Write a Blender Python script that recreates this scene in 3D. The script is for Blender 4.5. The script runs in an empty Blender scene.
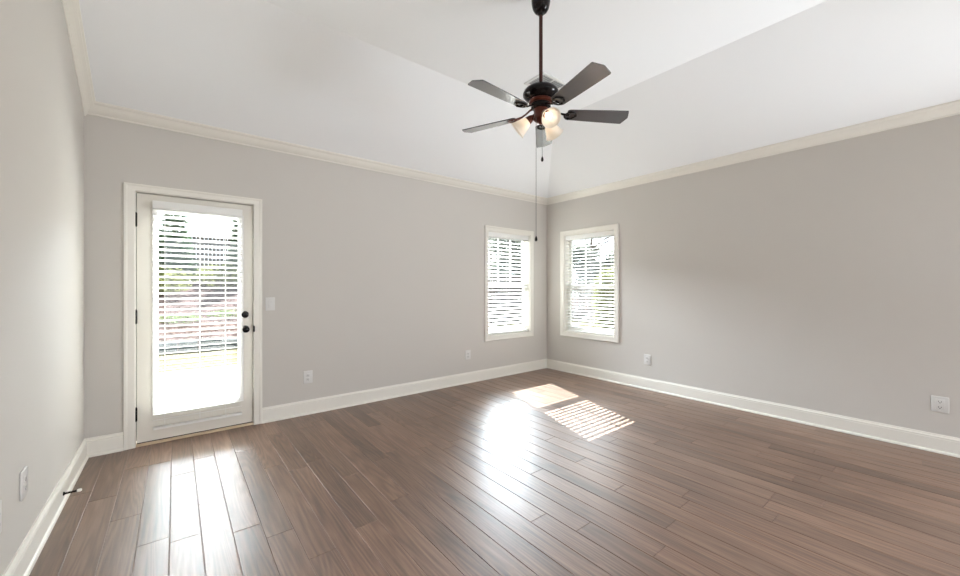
import bpy, bmesh, math, random
from mathutils import Vector, Matrix

random.seed(7)
S = bpy.context.scene
COL = S.collection
PI = math.pi

# ------------------------------------------------------------------ camera, sky, sun, lamps, exposure
ROOM_L = 5.1125          # length of the back wall (x from -ROOM_L to 0)
ROOM_D = 6.4             # depth of the room (y from -ROOM_D to 0)
Z0 = 2.605               # ceiling height where the slopes leave the walls
SLOPE = 0.592
RUN = 1.075              # horizontal run of the slopes
H2 = Z0 + SLOPE * RUN    # flat ceiling
EYE = 1.27
FPX = 382.85
TH = math.radians(51.461)
CAM = Vector((-4.5835, -4.0656, EYE))

cam = bpy.data.cameras.new('camera')
cam.sensor_fit = 'HORIZONTAL'
cam.sensor_width = 36.0
cam.lens = FPX / 960 * 36.0
cam.shift_y = -(288 - 286.92) / 960
cam.clip_start = 0.02
cam.clip_end = 300
co = bpy.data.objects.new('camera', cam)
co.location = CAM
co.rotation_euler = (PI / 2, 0, TH - PI / 2)
COL.objects.link(co)
S.camera = co

SUN_DIR = Vector((-0.335, -1.0, -0.86)).normalized()
w = bpy.data.worlds.new('sky')
S.world = w
w.use_nodes = True
wn = w.node_tree.nodes
bg = wn['Background']
sky = wn.new('ShaderNodeTexSky')
sky.sky_type = 'NISHITA'
sky.sun_disc = False
sky.sun_elevation = math.asin(-SUN_DIR.z)
sky.sun_rotation = math.atan2(-SUN_DIR.x, -SUN_DIR.y)
sky.air_density = 1.0
sky.dust_density = 0.6
sky.ozone_density = 1.0
mixs = wn.new('ShaderNodeMix')
mixs.data_type = 'RGBA'
mixs.inputs[0].default_value = 0.97
mixs.inputs[7].default_value = (2.6, 2.75, 2.95, 1)      # bright thin cloud veiling the blue
w.node_tree.links.new(sky.outputs[0], mixs.inputs[6])
w.node_tree.links.new(mixs.outputs[2], bg.inputs['Color'])
bg.inputs['Strength'].default_value = 1.0

sun = bpy.data.lights.new('sun', 'SUN')
sun.energy = 58
sun.angle = math.radians(0.27)
sun.color = (1.0, 0.97, 0.92)
so = bpy.data.objects.new('sun', sun)
so.rotation_euler = SUN_DIR.to_track_quat('-Z', 'Y').to_euler()
so.location = (3, 8, 8)
COL.objects.link(so)

def area_light(name, loc, aim, sx, sy, watts, col, spread=180):
    li = bpy.data.lights.new(name, 'AREA')
    li.shape = 'RECTANGLE'
    li.size, li.size_y = sx, sy
    li.energy = watts
    li.color = col
    li.spread = math.radians(spread)
    o = bpy.data.objects.new(name, li)
    o.location = loc
    az = -Vector(aim).normalized()
    ax = Vector((0, 0, 1)).cross(az).normalized()
    ay = az.cross(ax)
    o.rotation_euler = Matrix((ax, ay, az)).transposed().to_euler()
    COL.objects.link(o)
    return o


# added area lamps above the garden, standing in for a brighter sky
area_light('added_glow_corner', (3.6, 8.3, 6.3), (-0.55, -0.80, -0.40), 7.4, 5.0, 1500, (0.82, 0.90, 1.0), 64)
area_light('added_glow_door', (-4.3, 7.0, 6.0), (0.0, -1.0, -0.42), 5.0, 5.0, 1900, (0.84, 0.91, 1.0), 64)
area_light('added_glow_side', (8.3, 4.5, 6.2), (-0.85, -0.55, -0.40), 3.8, 5.0, 70, (0.90, 0.95, 1.0), 64)
# added fill lamps in an invented opening of the right wall, beside the camera
area_light('added_side_fill', (0.15, -5.6, 1.3), (-1, 0.16, -0.10), 1.25, 1.7, 64, (0.98, 0.988, 1.0), 160)
area_light('added_upward_fill', (0.05, -5.6, 0.85), (-0.28, 0.84, 0.50), 1.2, 0.8, 25, (0.80, 0.90, 1.0), 74)

S.view_settings.view_transform = 'Standard'
S.view_settings.look = 'None'
S.view_settings.gamma = 1
S.view_settings.exposure = 0.0
S.cycles.use_denoising = True
S.cycles.max_bounces = 12
S.cycles.diffuse_bounces = 8
S.cycles.transparent_max_bounces = 24
S.cycles.sample_clamp_indirect = 8
w.cycles.sampling_method = 'NONE'
S.cycles.caustics_reflective = True
S.cycles.blur_glossy = 0.6
S.cycles.caustics_refractive = False


# ------------------------------------------------------------------ helpers
class MB:
    """collects shapes in one bmesh and links them as one mesh object"""
    def __init__(self):
        self.bm = bmesh.new()

    def box(self, x0, x1, y0, y1, z0, z1, mat=None):
        r = bmesh.ops.create_cube(self.bm, size=1.0)
        M = Matrix.Translation(((x0 + x1) / 2, (y0 + y1) / 2, (z0 + z1) / 2)) @ Matrix.Diagonal((abs(x1 - x0), abs(y1 - y0), abs(z1 - z0), 1))
        if mat is not None:
            M = mat @ M
        bmesh.ops.transform(self.bm, matrix=M, verts=r['verts'])
        return self

    def bbox(self, x0, x1, y0, y1, z0, z1, b=0.003, seg=2, mat=None):
        tmp = bmesh.new()
        bmesh.ops.create_cube(tmp, size=1.0)
        M = Matrix.Translation(((x0 + x1) / 2, (y0 + y1) / 2, (z0 + z1) / 2)) @ Matrix.Diagonal((abs(x1 - x0), abs(y1 - y0), abs(z1 - z0), 1))
        bmesh.ops.transform(tmp, matrix=M, verts=tmp.verts)
        bmesh.ops.bevel(tmp, geom=tmp.edges[:] , offset=b, segments=seg, affect='EDGES', profile=0.5)
        if mat is not None:
            bmesh.ops.transform(tmp, matrix=mat, verts=tmp.verts)
        self.merge(tmp)
        return self

    def merge(self, other):
        me = bpy.data.meshes.new('tmp')
        other.to_mesh(me)
        other.free()
        self.bm.from_mesh(me)
        bpy.data.meshes.remove(me)

    def poly(self, pts):
        vs = [self.bm.verts.new(p) for p in pts]
        return self.bm.faces.new(vs)

    def loft(self, rings, close=True, cap=True):
        R = [[self.bm.verts.new(p) for p in r] for r in rings]
        n = len(R[0])
        for a, b in zip(R[:-1], R[1:]):
            for i in range(n if close else n - 1):
                j = (i + 1) % n
                self.bm.faces.new((a[i], a[j], b[j], b[i]))
        if cap:
            self.bm.faces.new(list(reversed(R[0])))
            self.bm.faces.new(R[-1])
        return self

    def lathe(self, prof, seg=28, mat=None, cap=True):
        rings = []
        for r, z in prof:
            ring = []
            for i in range(seg):
                a = 2 * PI * i / seg
                v = Vector((max(r, 1e-5) * math.cos(a), max(r, 1e-5) * math.sin(a), z))
                ring.append(mat @ v if mat is not None else v)
            rings.append(ring)
        return self.loft(rings, True, cap)

    def tube(self, pts, rad, seg=10, flat=None):
        pts = [Vector(p) for p in pts]
        rings = []
        for i, p in enumerate(pts):
            t = (pts[min(i + 1, len(pts) - 1)] - pts[max(i - 1, 0)]).normalized()
            up = Vector((0, 0, 1)) if abs(t.z) < 0.95 else Vector((1, 0, 0))
            a = t.cross(up).normalized()
            b = a.cross(t).normalized()
            r = rad[i] if isinstance(rad, (list, tuple)) else rad
            ra, rb = (r, r) if flat is None else (r, r * flat)
            rings.append([p + a * ra * math.cos(2 * PI * k / seg) + b * rb * math.sin(2 * PI * k / seg) for k in range(seg)])
        return self.loft(rings)

    def build(self, name, mat, parent=None, smooth=False, loc=None, recalc=True):
        if recalc:
            bmesh.ops.recalc_face_normals(self.bm, faces=self.bm.faces)
        me = bpy.data.meshes.new(name)
        self.bm.to_mesh(me)
        self.bm.free()
        me.materials.append(mat)
        if smooth:
            me.shade_smooth()
            try:
                me.set_sharp_from_angle(angle=math.radians(38))
            except Exception:
                pass
        o = bpy.data.objects.new(name, me)
        COL.objects.link(o)
        if parent is not None:
            o.parent = parent
        if loc is not None:
            o.location = loc
        return o


def tag(o, label=None, cat=None, group=None, kind=None):
    if label:
        o['label'] = label
    if cat:
        o['category'] = cat
    if group:
        o['group'] = group
    if kind:
        o['kind'] = kind
    return o


def empty(name, loc=(0, 0, 0), rz=0.0):
    o = bpy.data.objects.new(name, None)
    o.location = loc
    o.rotation_euler = (0, 0, rz)
    o.empty_display_size = 0.1
    COL.objects.link(o)
    return o


def children(o):
    return [c for c in bpy.data.objects if c.parent == o]


def copy_tree(o, parent=None):
    c = o.copy()
    COL.objects.link(c)
    if parent is not None:
        c.parent = parent
    for ch in children(o):
        copy_tree(ch, c)
    return c


# ------------------------------------------------------------------ materials
def mat(name, col, rough=0.5, metal=0.0, spec=0.5, coat=0.0, bump=None, trans=0.0, emit=None):
    m = bpy.data.materials.new(name)
    m.use_nodes = True
    N = m.node_tree.nodes
    L = m.node_tree.links
    b = N['Principled BSDF']
    b.inputs['Base Color'].default_value = (*col, 1)
    b.inputs['Roughness'].default_value = rough
    b.inputs['Metallic'].default_value = metal
    b.inputs['Specular IOR Level'].default_value = spec
    b.inputs['Coat Weight'].default_value = coat
    if emit:
        b.inputs['Emission Color'].default_value = (*emit[0], 1)
        b.inputs['Emission Strength'].default_value = emit[1]
    tc = N.new('ShaderNodeTexCoord')
    nz = N.new('ShaderNodeTexNoise')
    sc, st = bump if bump else (40.0, 0.02)
    nz.inputs['Scale'].default_value = sc
    nz.inputs['Detail'].default_value = 4
    L.new(tc.outputs['Object'], nz.inputs['Vector'])
    bp = N.new('ShaderNodeBump')
    bp.inputs['Strength'].default_value = st
    bp.inputs['Distance'].default_value = 0.002
    L.new(nz.outputs['Fac'], bp.inputs['Height'])
    L.new(bp.outputs['Normal'], b.inputs['Normal'])
    return m


def mottled(name, c1, c2, scale=6.0, rough=0.8, detail=6, bump=0.3, dist=0.02, stretch=(1, 1, 1), spec=0.3):
    m = bpy.data.materials.new(name)
    m.use_nodes = True
    N = m.node_tree.nodes
    L = m.node_tree.links
    b = N['Principled BSDF']
    b.inputs['Roughness'].default_value = rough
    b.inputs['Specular IOR Level'].default_value = spec
    tc = N.new('ShaderNodeTexCoord')
    mp = N.new('ShaderNodeMapping')
    mp.inputs['Scale'].default_value = stretch
    nz = N.new('ShaderNodeTexNoise')
    nz.inputs['Scale'].default_value = scale
    nz.inputs['Detail'].default_value = detail
    cr = N.new('ShaderNodeValToRGB')
    cr.color_ramp.elements[0].position = 0.36
    cr.color_ramp.elements[1].position = 0.66
    cr.color_ramp.elements[0].color = (*c1, 1)
    cr.color_ramp.elements[1].color = (*c2, 1)
    L.new(tc.outputs['Object'], mp.inputs['Vector'])
    L.new(mp.outputs['Vector'], nz.inputs['Vector'])
    L.new(nz.outputs['Fac'], cr.inputs['Fac'])
    L.new(cr.outputs['Color'], b.inputs['Base Color'])
    bp = N.new('ShaderNodeBump')
    bp.inputs['Strength'].default_value = bump
    bp.inputs['Distance'].default_value = dist
    L.new(nz.outputs['Fac'], bp.inputs['Height'])
    L.new(bp.outputs['Normal'], b.inputs['Normal'])
    return m


def wood_floor_mat():
    m = bpy.data.materials.new('hickory_planks')
    m.use_nodes = True
    N = m.node_tree.nodes
    L = m.node_tree.links
    b = N['Principled BSDF']
    geo = N.new('ShaderNodeNewGeometry')
    tc = N.new('ShaderNodeTexCoord')
    wn_ = N.new('ShaderNodeTexWhiteNoise')
    wn_.noise_dimensions = '1D'
    L.new(geo.outputs['Random Per Island'], wn_.inputs['W'])
    sc = N.new('ShaderNodeVectorMath')
    sc.operation = 'SCALE'
    sc.inputs['Scale'].default_value = 37.0
    L.new(wn_.outputs['Color'], sc.inputs[0])
    add = N.new('ShaderNodeVectorMath')
    add.operation = 'ADD'
    L.new(tc.outputs['Object'], add.inputs[0])
    L.new(sc.outputs[0], add.inputs[1])

    def noise(scale_vec, scale, detail, rough=0.55, dist=0.0):
        mp = N.new('ShaderNodeMapping')
        mp.inputs['Scale'].default_value = scale_vec
        L.new(add.outputs[0], mp.inputs['Vector'])
        nz = N.new('ShaderNodeTexNoise')
        nz.inputs['Scale'].default_value = scale
        nz.inputs['Detail'].default_value = detail
        nz.inputs['Roughness'].default_value = rough
        nz.inputs['Distortion'].default_value = dist
        L.new(mp.outputs[0], nz.inputs['Vector'])
        return nz
    fine = noise((60, 2.6, 1), 1.0, 6, 0.65)
    broad = noise((6, 0.9, 1), 1.0, 3, 0.5, 0.6)
    # cathedral rings: bands of a stretched noise
    ring = noise((9, 0.55, 1), 1.0, 1, 0.4, 0.3)
    mul = N.new('ShaderNodeMath'); mul.operation = 'MULTIPLY'; mul.inputs[1].default_value = 95.0
    L.new(ring.outputs['Fac'], mul.inputs[0])
    sn = N.new('ShaderNodeMath'); sn.operation = 'SINE'
    L.new(mul.outputs[0], sn.inputs[0])
    rr = N.new('ShaderNodeMapRange')
    rr.inputs['From Min'].default_value = -1
    L.new(sn.outputs[0], rr.inputs['Value'])
    # grain value
    g1 = N.new('ShaderNodeMix'); g1.data_type = 'FLOAT'; g1.inputs[0].default_value = 0.18
    L.new(fine.outputs['Fac'], g1.inputs[2]); L.new(rr.outputs[0], g1.inputs[3])
    g2 = N.new('ShaderNodeMix'); g2.data_type = 'FLOAT'; g2.inputs[0].default_value = 0.4
    L.new(g1.outputs[0], g2.inputs[2]); L.new(broad.outputs['Fac'], g2.inputs[3])
    cr = N.new('ShaderNodeValToRGB')
    e = cr.color_ramp.elements
    e[0].position = 0.33; e[0].color = (0.092, 0.051, 0.034, 1)
    e[1].position = 0.68; e[1].color = (0.280, 0.176, 0.122, 1)
    mid = e.new(0.5); mid.color = (0.180, 0.104, 0.070, 1)
    L.new(g2.outputs[0], cr.inputs['Fac'])
    # plank to plank tone
    tone = N.new('ShaderNodeMapRange')
    tone.inputs['To Min'].default_value = 0.80
    tone.inputs['To Max'].default_value = 1.20
    L.new(wn_.outputs['Value'], tone.inputs['Value'])
    hv = N.new('ShaderNodeHueSaturation')
    L.new(tone.outputs[0], hv.inputs['Value'])
    L.new(cr.outputs['Color'], hv.inputs['Color'])
    L.new(hv.outputs['Color'], b.inputs['Base Color'])
    b.inputs['Roughness'].default_value = 0.26
    rg = N.new('ShaderNodeMapRange')
    rg.inputs['To Min'].default_value = 0.42
    rg.inputs['To Max'].default_value = 0.60
    L.new(g1.outputs[0], rg.inputs['Value'])
    L.new(rg.outputs[0], b.inputs['Roughness'])
    b.inputs['Specular IOR Level'].default_value = 0.5
    b.inputs['Coat Weight'].default_value = 0.65
    b.inputs['Coat Roughness'].default_value = 0.36
    # scraped surface
    wav = noise((5, 0.8, 1), 1.0, 2, 0.5)
    bp0 = N.new('ShaderNodeBump'); bp0.inputs['Strength'].default_value = 0.06; bp0.inputs['Distance'].default_value = 0.006
    L.new(wav.outputs['Fac'], bp0.inputs['Height'])
    bp = N.new('ShaderNodeBump'); bp.inputs['Strength'].default_value = 0.2; bp.inputs['Distance'].default_value = 0.001
    L.new(g1.outputs[0], bp.inputs['Height'])
    L.new(bp0.outputs['Normal'], bp.inputs['Normal'])
    L.new(bp.outputs['Normal'], b.inputs['Normal'])
    return m


def glass_mat():
    m = bpy.data.materials.new('window_glass')
    m.use_nodes = True
    N = m.node_tree.nodes
    L = m.node_tree.links
    N.remove(N['Principled BSDF'])
    out = N['Material Output']
    tr = N.new('ShaderNodeBsdfTransparent')
    tr.inputs['Color'].default_value = (0.95, 0.97, 0.965, 1)
    gl = N.new('ShaderNodeBsdfGlossy')
    gl.inputs['Roughness'].default_value = 0.01
    lw = N.new('ShaderNodeLayerWeight')
    pw = N.new('ShaderNodeMath'); pw.operation = 'POWER'; pw.inputs[1].default_value = 5.0
    fr = N.new('ShaderNodeMath'); fr.operation = 'MULTIPLY_ADD'
    fr.inputs[1].default_value = 0.9; fr.inputs[2].default_value = 0.04
    L.new(lw.outputs['Facing'], pw.inputs[0])
    L.new(pw.outputs[0], fr.inputs[0])
    mx = N.new('ShaderNodeMixShader')
    L.new(fr.outputs[0], mx.inputs[0])
    L.new(tr.outputs[0], mx.inputs[1])
    L.new(gl.outputs[0], mx.inputs[2])
    L.new(mx.outputs[0], out.inputs['Surface'])
    return m


def frosted_mat():
    m = bpy.data.materials.new('frosted_shade_glass')
    m.use_nodes = True
    N = m.node_tree.nodes
    L = m.node_tree.links
    b = N['Principled BSDF']
    out = N['Material Output']
    b.inputs['Base Color'].default_value = (0.95, 0.92, 0.87, 1)
    b.inputs['Roughness'].default_value = 0.25
    tl = N.new('ShaderNodeBsdfTranslucent')
    tl.inputs['Color'].default_value = (0.97, 0.91, 0.83, 1)
    mx = N.new('ShaderNodeMixShader')
    mx.inputs[0].default_value = 0.55
    L.new(b.outputs[0], mx.inputs[1])
    L.new(tl.outputs[0], mx.inputs[2])
    L.new(mx.outputs[0], out.inputs['Surface'])
    return m


def leaf_mat(name, c1, c2):
    m = bpy.data.materials.new(name)
    m.use_nodes = True
    N = m.node_tree.nodes
    L = m.node_tree.links
    b = N['Principled BSDF']
    out = N['Material Output']
    geo = N.new('ShaderNodeNewGeometry')
    cr = N.new('ShaderNodeValToRGB')
    cr.color_ramp.elements[0].color = (*c1, 1)
    cr.color_ramp.elements[1].color = (*c2, 1)
    L.new(geo.outputs['Random Per Island'], cr.inputs['Fac'])
    L.new(cr.outputs['Color'], b.inputs['Base Color'])
    b.inputs['Roughness'].default_value = 0.6
    b.inputs['Specular IOR Level'].default_value = 0.2
    tl = N.new('ShaderNodeBsdfTranslucent')
    L.new(cr.outputs['Color'], tl.inputs['Color'])
    mx = N.new('ShaderNodeMixShader')
    mx.inputs[0].default_value = 0.4
    L.new(b.outputs[0], mx.inputs[1])
    L.new(tl.outputs[0], mx.inputs[2])
    L.new(mx.outputs[0], out.inputs['Surface'])
    return m


WALL_C = (0.600, 0.573, 0.537)
M = {
    'wall': mat('greige_wall_paint', WALL_C, 0.75, spec=0.25, bump=(220, 0.06)),
    'ceiling': mat('flat_white_ceiling_paint', (0.86, 0.872, 0.885), 0.9, spec=0.15, bump=(160, 0.05)),
    'trim': mat('cream_trim_paint', (0.80, 0.775, 0.715), 0.32, spec=0.5, bump=(30, 0.01)),
    'door': mat('cream_door_paint', (0.74, 0.71, 0.65), 0.35, spec=0.5, bump=(30, 0.01)),
    'vinyl': mat('white_vinyl', (0.82, 0.82, 0.80), 0.35),
    'slat': mat('white_faux_wood_slat', (0.84, 0.84, 0.82), 0.4, bump=(60, 0.02)),
    'cord': mat('white_ladder_cord', (0.8, 0.8, 0.78), 0.8),
    'plate': mat('white_plastic_plate', (0.69, 0.68, 0.66), 0.3),
    'slot': mat('dark_slot', (0.03, 0.03, 0.03), 0.6),
    'bronze': mat('oil_rubbed_bronze', (0.008, 0.006, 0.006), 0.14, metal=0.0, spec=0.25),
    'copper': mat('bronze_with_copper_rub', (0.10, 0.022, 0.012), 0.28, metal=0.6, spec=0.6),
    'rod': mat('reddish_bronze_rod', (0.055, 0.014, 0.010), 0.3, metal=0.5, spec=0.6),
    'blade': mottled('dark_walnut_blade', (0.020, 0.020, 0.026), (0.038, 0.036, 0.044), 3.0, 0.32, 5, 0.02, 0.002, (1, 1, 1), 0.6),
    'gap': mat('black_weatherstrip', (0.012, 0.011, 0.010), 0.8),
    'oak': mottled('oak_threshold', (0.60, 0.46, 0.33), (0.74, 0.60, 0.46), 8, 0.45, 5, 0.05, 0.002, (1, 12, 12)),
    'chain': mat('bronze_bead_chain', (0.16, 0.15, 0.15), 0.4, metal=0.5),
    'register': mat('white_register_enamel', (0.72, 0.72, 0.71), 0.4),
    'duct': mat('shaded_duct_void', (0.30, 0.31, 0.30), 0.8),
    'rubber': mat('white_rubber_tip', (0.85, 0.84, 0.8), 0.6),
    'floor': wood_floor_mat(),
    'glass': glass_mat(),
    'frost': frosted_mat(),
    'bulb': mat('lit_bulb', (1, 0.9, 0.75), 0.5, emit=((1.0, 0.86, 0.70), 3.4)),
    'concrete': mottled('pale_concrete', (0.30, 0.295, 0.285), (0.38, 0.375, 0.365), 5, 0.9, 6, 0.1, 0.004, spec=0.0),
    'lawn': mottled('dry_summer_lawn', (0.058, 0.053, 0.030), (0.078, 0.070, 0.044), 9, 1.0, 8, 0.6, 0.03, spec=0.0),
    'mulch': mottled('pine_straw_bank', (0.022, 0.014, 0.0135), (0.118, 0.091, 0.088), 9, 1.0, 10, 0.8, 0.05, spec=0.0),
    'stone': mottled('grey_edging_stone', (0.03, 0.036, 0.038), (0.06, 0.068, 0.072), 7, 1.0, 6, 0.5, 0.02, spec=0.05),
    'fence': mottled('weathered_fence_board', (0.055, 0.047, 0.046), (0.10, 0.085, 0.083), 4, 0.9, 6, 0.2, 0.01, (4, 4, 0.6)),
    'pale_fence': mottled('pale_weathered_board', (0.24, 0.23, 0.215), (0.33, 0.32, 0.30), 4, 0.9, 6, 0.2, 0.01, (4, 4, 0.6)),
    'bark': mottled('grey_brown_bark', (0.06, 0.045, 0.035), (0.13, 0.10, 0.08), 9, 0.95, 6, 0.7, 0.03, (3, 3, 0.6)),
    'conifer': leaf_mat('dark_conifer_foliage', (0.022, 0.05, 0.024), (0.06, 0.115, 0.05)),
    'limeleaf': leaf_mat('yellow_green_foliage', (0.105, 0.122, 0.040), (0.20, 0.212, 0.085)),
    'midleaf': leaf_mat('mid_green_foliage', (0.05, 0.09, 0.028), (0.13, 0.18, 0.06)),
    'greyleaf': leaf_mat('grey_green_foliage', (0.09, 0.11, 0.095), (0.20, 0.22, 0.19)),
}


bb = M['blade'].node_tree.nodes['Principled BSDF']
bb.inputs['Coat Weight'].default_value = 1.0
bb.inputs['Coat Roughness'].default_value = 0.16
bb.inputs['Coat IOR'].default_value = 1.75
M['bulb'].cycles.emission_sampling = 'NONE'

# ------------------------------------------------------------------ room shell
def wall_with_holes(name, along, lo, hi, ztop, holes, t=0.16, sign=1):
    """wall in the plane y=0 (along 'x') or x=0 (along 'y'), thickness away from the room"""
    mb = MB()

    def bx(a0, a1, z0, z1):
        if a1 - a0 < 1e-4 or z1 - z0 < 1e-4:
            return
        if along == 'x':
            mb.box(a0, a1, 0, t * sign, z0, z1)
        else:
            mb.box(0, t * sign, a0, a1, z0, z1)
    cur = lo
    for a0, a1, z0, z1 in sorted(holes):
        bx(cur, a0, -0.02, ztop)
        bx(a0, a1, -0.02, z0)
        bx(a0, a1, z1, ztop)
        cur = a1
    bx(cur, hi, -0.02, ztop)
    o = mb.build(name, M['wall'])
    return tag(o, kind='structure')


# openings
DOOR = (-4.838, -4.008, 2.037)                # rough sides of the door opening, head height
WIN_A = (-1.206, -0.376, 0.586, 2.052)         # x0, x1, z0, z1
WIN_B = (-1.193, -0.345, 0.595, 2.045)        # y0, y1, z0, z1

wall_with_holes('wall_back', 'x', -ROOM_L - 0.16, 0.0, Z0 - 0.004,
                [(DOOR[0], DOOR[1], -0.02, DOOR[2]), (WIN_A[0], WIN_A[1], WIN_A[2], WIN_A[3])])
wall_with_holes('wall_right', 'y', -ROOM_D, 0.16, Z0 - 0.004, [WIN_B, (-6.3, -4.95, 0.3, 2.5)])  # the second hole is an added opening, made for the fill lamps

mb = MB()
ring = [(0, -0.02), (0, Z0), (-RUN, H2), (-ROOM_D, H2), (-ROOM_D, -0.02)]
mb.loft([[(-ROOM_L, y, z) for y, z in ring], [(-ROOM_L - 0.16, y, z) for y, z in ring]])
tag(mb.build('wall_left', M['wall']), kind='structure')

mb = MB()                                      # unseen wall behind the camera; its wide unglazed opening is added to admit light
mb.box(-ROOM_L - 0.16, -4.75, -ROOM_D - 0.16, -ROOM_D, -0.02, H2)
mb.box(-0.35, 0.16, -ROOM_D - 0.16, -ROOM_D, -0.02, H2)
mb.box(-4.75, -0.35, -ROOM_D - 0.16, -ROOM_D, 2.35, H2)
mb.box(-4.75, -0.35, -ROOM_D - 0.16, -ROOM_D, -0.02, 0.25)
tag(mb.build('wall_front', M['wall']), kind='structure')

# hipped ceiling: two slopes and a flat
e = 0.0
d = RUN
mb = MB()
lowv = [(-ROOM_L - 0.16, e, Z0 - SLOPE * e), (e, e, Z0 - SLOPE * e), (-d, -d, H2), (-ROOM_L - 0.16, -d, H2)]
slB = [(e, e, Z0 - SLOPE * e), (e, -ROOM_D - 0.16, Z0 - SLOPE * e), (-d, -ROOM_D - 0.16, H2), (-d, -d, H2)]
flat = [(-ROOM_L - 0.16, -d, H2), (-d, -d, H2), (-d, -ROOM_D - 0.16, H2), (-ROOM_L - 0.16, -ROOM_D - 0.16, H2)]
for q in (lowv, slB, flat):
    mb.poly(q)
    mb.poly([(x, y, z + 0.15) for x, y, z in reversed(q)])
mb.box(-ROOM_L - 0.16, 0.16, 0.0, 0.16, Z0 - 0.004, Z0 + 0.2)
mb.box(0.0, 0.16, -ROOM_D - 0.16, 0.0, Z0 - 0.004, Z0 + 0.2)
tag(mb.build('ceiling', M['ceiling'], recalc=False), kind='structure')

# plank floor, planks run front to back
mb = MB()
PW = 0.127
ch, ce, dp = 0.0028, 0.0018, 0.0026
bmf = mb.bm
x = -ROOM_L
rf = random.Random(21)
while x < 0:
    x1 = min(x + PW, 0.0)
    y = 0.0 + 0.0
    first = True
    while y > -ROOM_D:
        ln = rf.uniform(0.7, 1.9) * (rf.uniform(0.3, 1.0) if first else 1)
        first = False
        y1 = max(y - ln, -ROOM_D)
        if y1 + ROOM_D < 0.3:
            y1 = -ROOM_D
        top = [bmf.verts.new(p) for p in ((x + ch, y1 + ce, 0), (x1 - ch, y1 + ce, 0), (x1 - ch, y - ce, 0), (x + ch, y - ce, 0))]
        low = [bmf.verts.new(p) for p in ((x, y1, -dp), (x1, y1, -dp), (x1, y, -dp), (x, y, -dp))]
        bmf.faces.new(top)
        for i in range(4):
            j = (i + 1) % 4
            bmf.faces.new((low[i], low[j], top[j], top[i]))
        y = y1
    x = x1
mb.box(-ROOM_L - 0.16, 0.16, -ROOM_D - 0.16, 0.16, -0.12, -dp - 0.0002)
tag(mb.build('floor', M['floor'], recalc=False), kind='structure')


# mouldings ------------------------------------------------------------------
def base_profile():
    # (distance from the wall, height): plinth, stepped cap, shoe
    return [(0, 0), (0.027, 0), (0.027, 0.006), (0.023, 0.014), (0.0165, 0.0185), (0.0155, 0.02), (0.0155, 0.108),
            (0.0135, 0.111), (0.0135, 0.113), (0.0150, 0.117), (0.0145, 0.122), (0.010, 0.128), (0.0075, 0.134), (0.0065, 0.140), (0, 0.140)]


def baseboard(name, kind, a0, a1, m0=0, m1=0):
    """kind: 'A' back, 'B' right, 'C' left; a0..a1 along the wall; m: mitre sign at each end"""
    pr = base_profile()
    rings = []
    for a, mm in ((a0, m0), (a1, m1)):
        r = []
        for n, z in pr:
            aa = a + mm * n
            r.append({'A': (aa, -n, z), 'B': (-n, aa, z), 'C': (-ROOM_L + n, aa, z)}[kind])
        rings.append(r)
    mb = MB()
    mb.loft(rings)
    return mb


CAS = 0.068
mb = baseboard('baseboard_back', 'A', -ROOM_L, -4.897, 1, 0)
m2 = baseboard('baseboard_back', 'A', -3.949, 0.0, 0, -1)
mb.merge(m2.bm)
tag(mb.build('baseboard_back', M['trim']), kind='structure')
tag(baseboard('', 'B', 0.0, -ROOM_D, -1, 0).build('baseboard_right', M['trim']), kind='structure')
tag(baseboard('', 'C', 0.0, -ROOM_D, -1, 0).build('baseboard_left', M['trim']), kind='structure')


def crown_flat():
    # (n, z) for walls whose ceiling slopes away, from the wall edge to the ceiling
    top = Z0 + SLOPE * 0.072
    return [(0, 2.560), (0.007, 2.560), (0.010, 2.564), (0.010, 2.570), (0.014, 2.572), (0.022, 2.578), (0.034, 2.589), (0.045, 2.603),
            (0.053, 2.618), (0.056, 2.624), (0.061, 2.626), (0.066, 2.630), (0.072, 2.637), (0.072, top), (0, Z0)]


pr = crown_flat()
mb = MB()
mb.loft([[(-ROOM_L + n * 0.85, -n, z) for n, z in pr], [(-n, -n, z) for n, z in pr]])
tag(mb.build('trim_1', M['trim']), kind='structure')
mb = MB()
mb.loft([[(-n, -n, z) for n, z in pr], [(-n, -ROOM_D, z) for n, z in pr]])
tag(mb.build('trim_2', M['trim']), kind='structure')
# raking crown up the left wall: profile (n out of the wall, q down from the ceiling, square to the slope)
rk = [(0, 0.052), (0.007, 0.052), (0.009, 0.050), (0.009, 0.045), (0.015, 0.043), (0.017, 0.038), (0.021, 0.036), (0.027, 0.030), (0.037, 0.024),
      (0.048, 0.020), (0.055, 0.018), (0.058, 0.014), (0.064, 0.012), (0.069, 0.008), (0.069, 0.0), (0, 0)]
mb = MB()
cs = 1 / math.sqrt(1 + SLOPE ** 2)
rings = []
r0 = []
for n, q in rk:                                 # plumb cut at the back wall
    zz = q / cs
    r0.append((-ROOM_L + n, 0.0, Z0 - zz))
r1, r2 = [], []
for n, q in rk:
    ty = -RUN - math.tan(math.atan(SLOPE) / 2) * q * -1.0
    r1.append((-ROOM_L + n, ty, H2 - q))
    r2.append((-ROOM_L + n, -ROOM_D, H2 - q))
mb.loft([r0, r1, r2])
tag(mb.build('trim_3', M['trim']), kind='structure')


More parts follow.
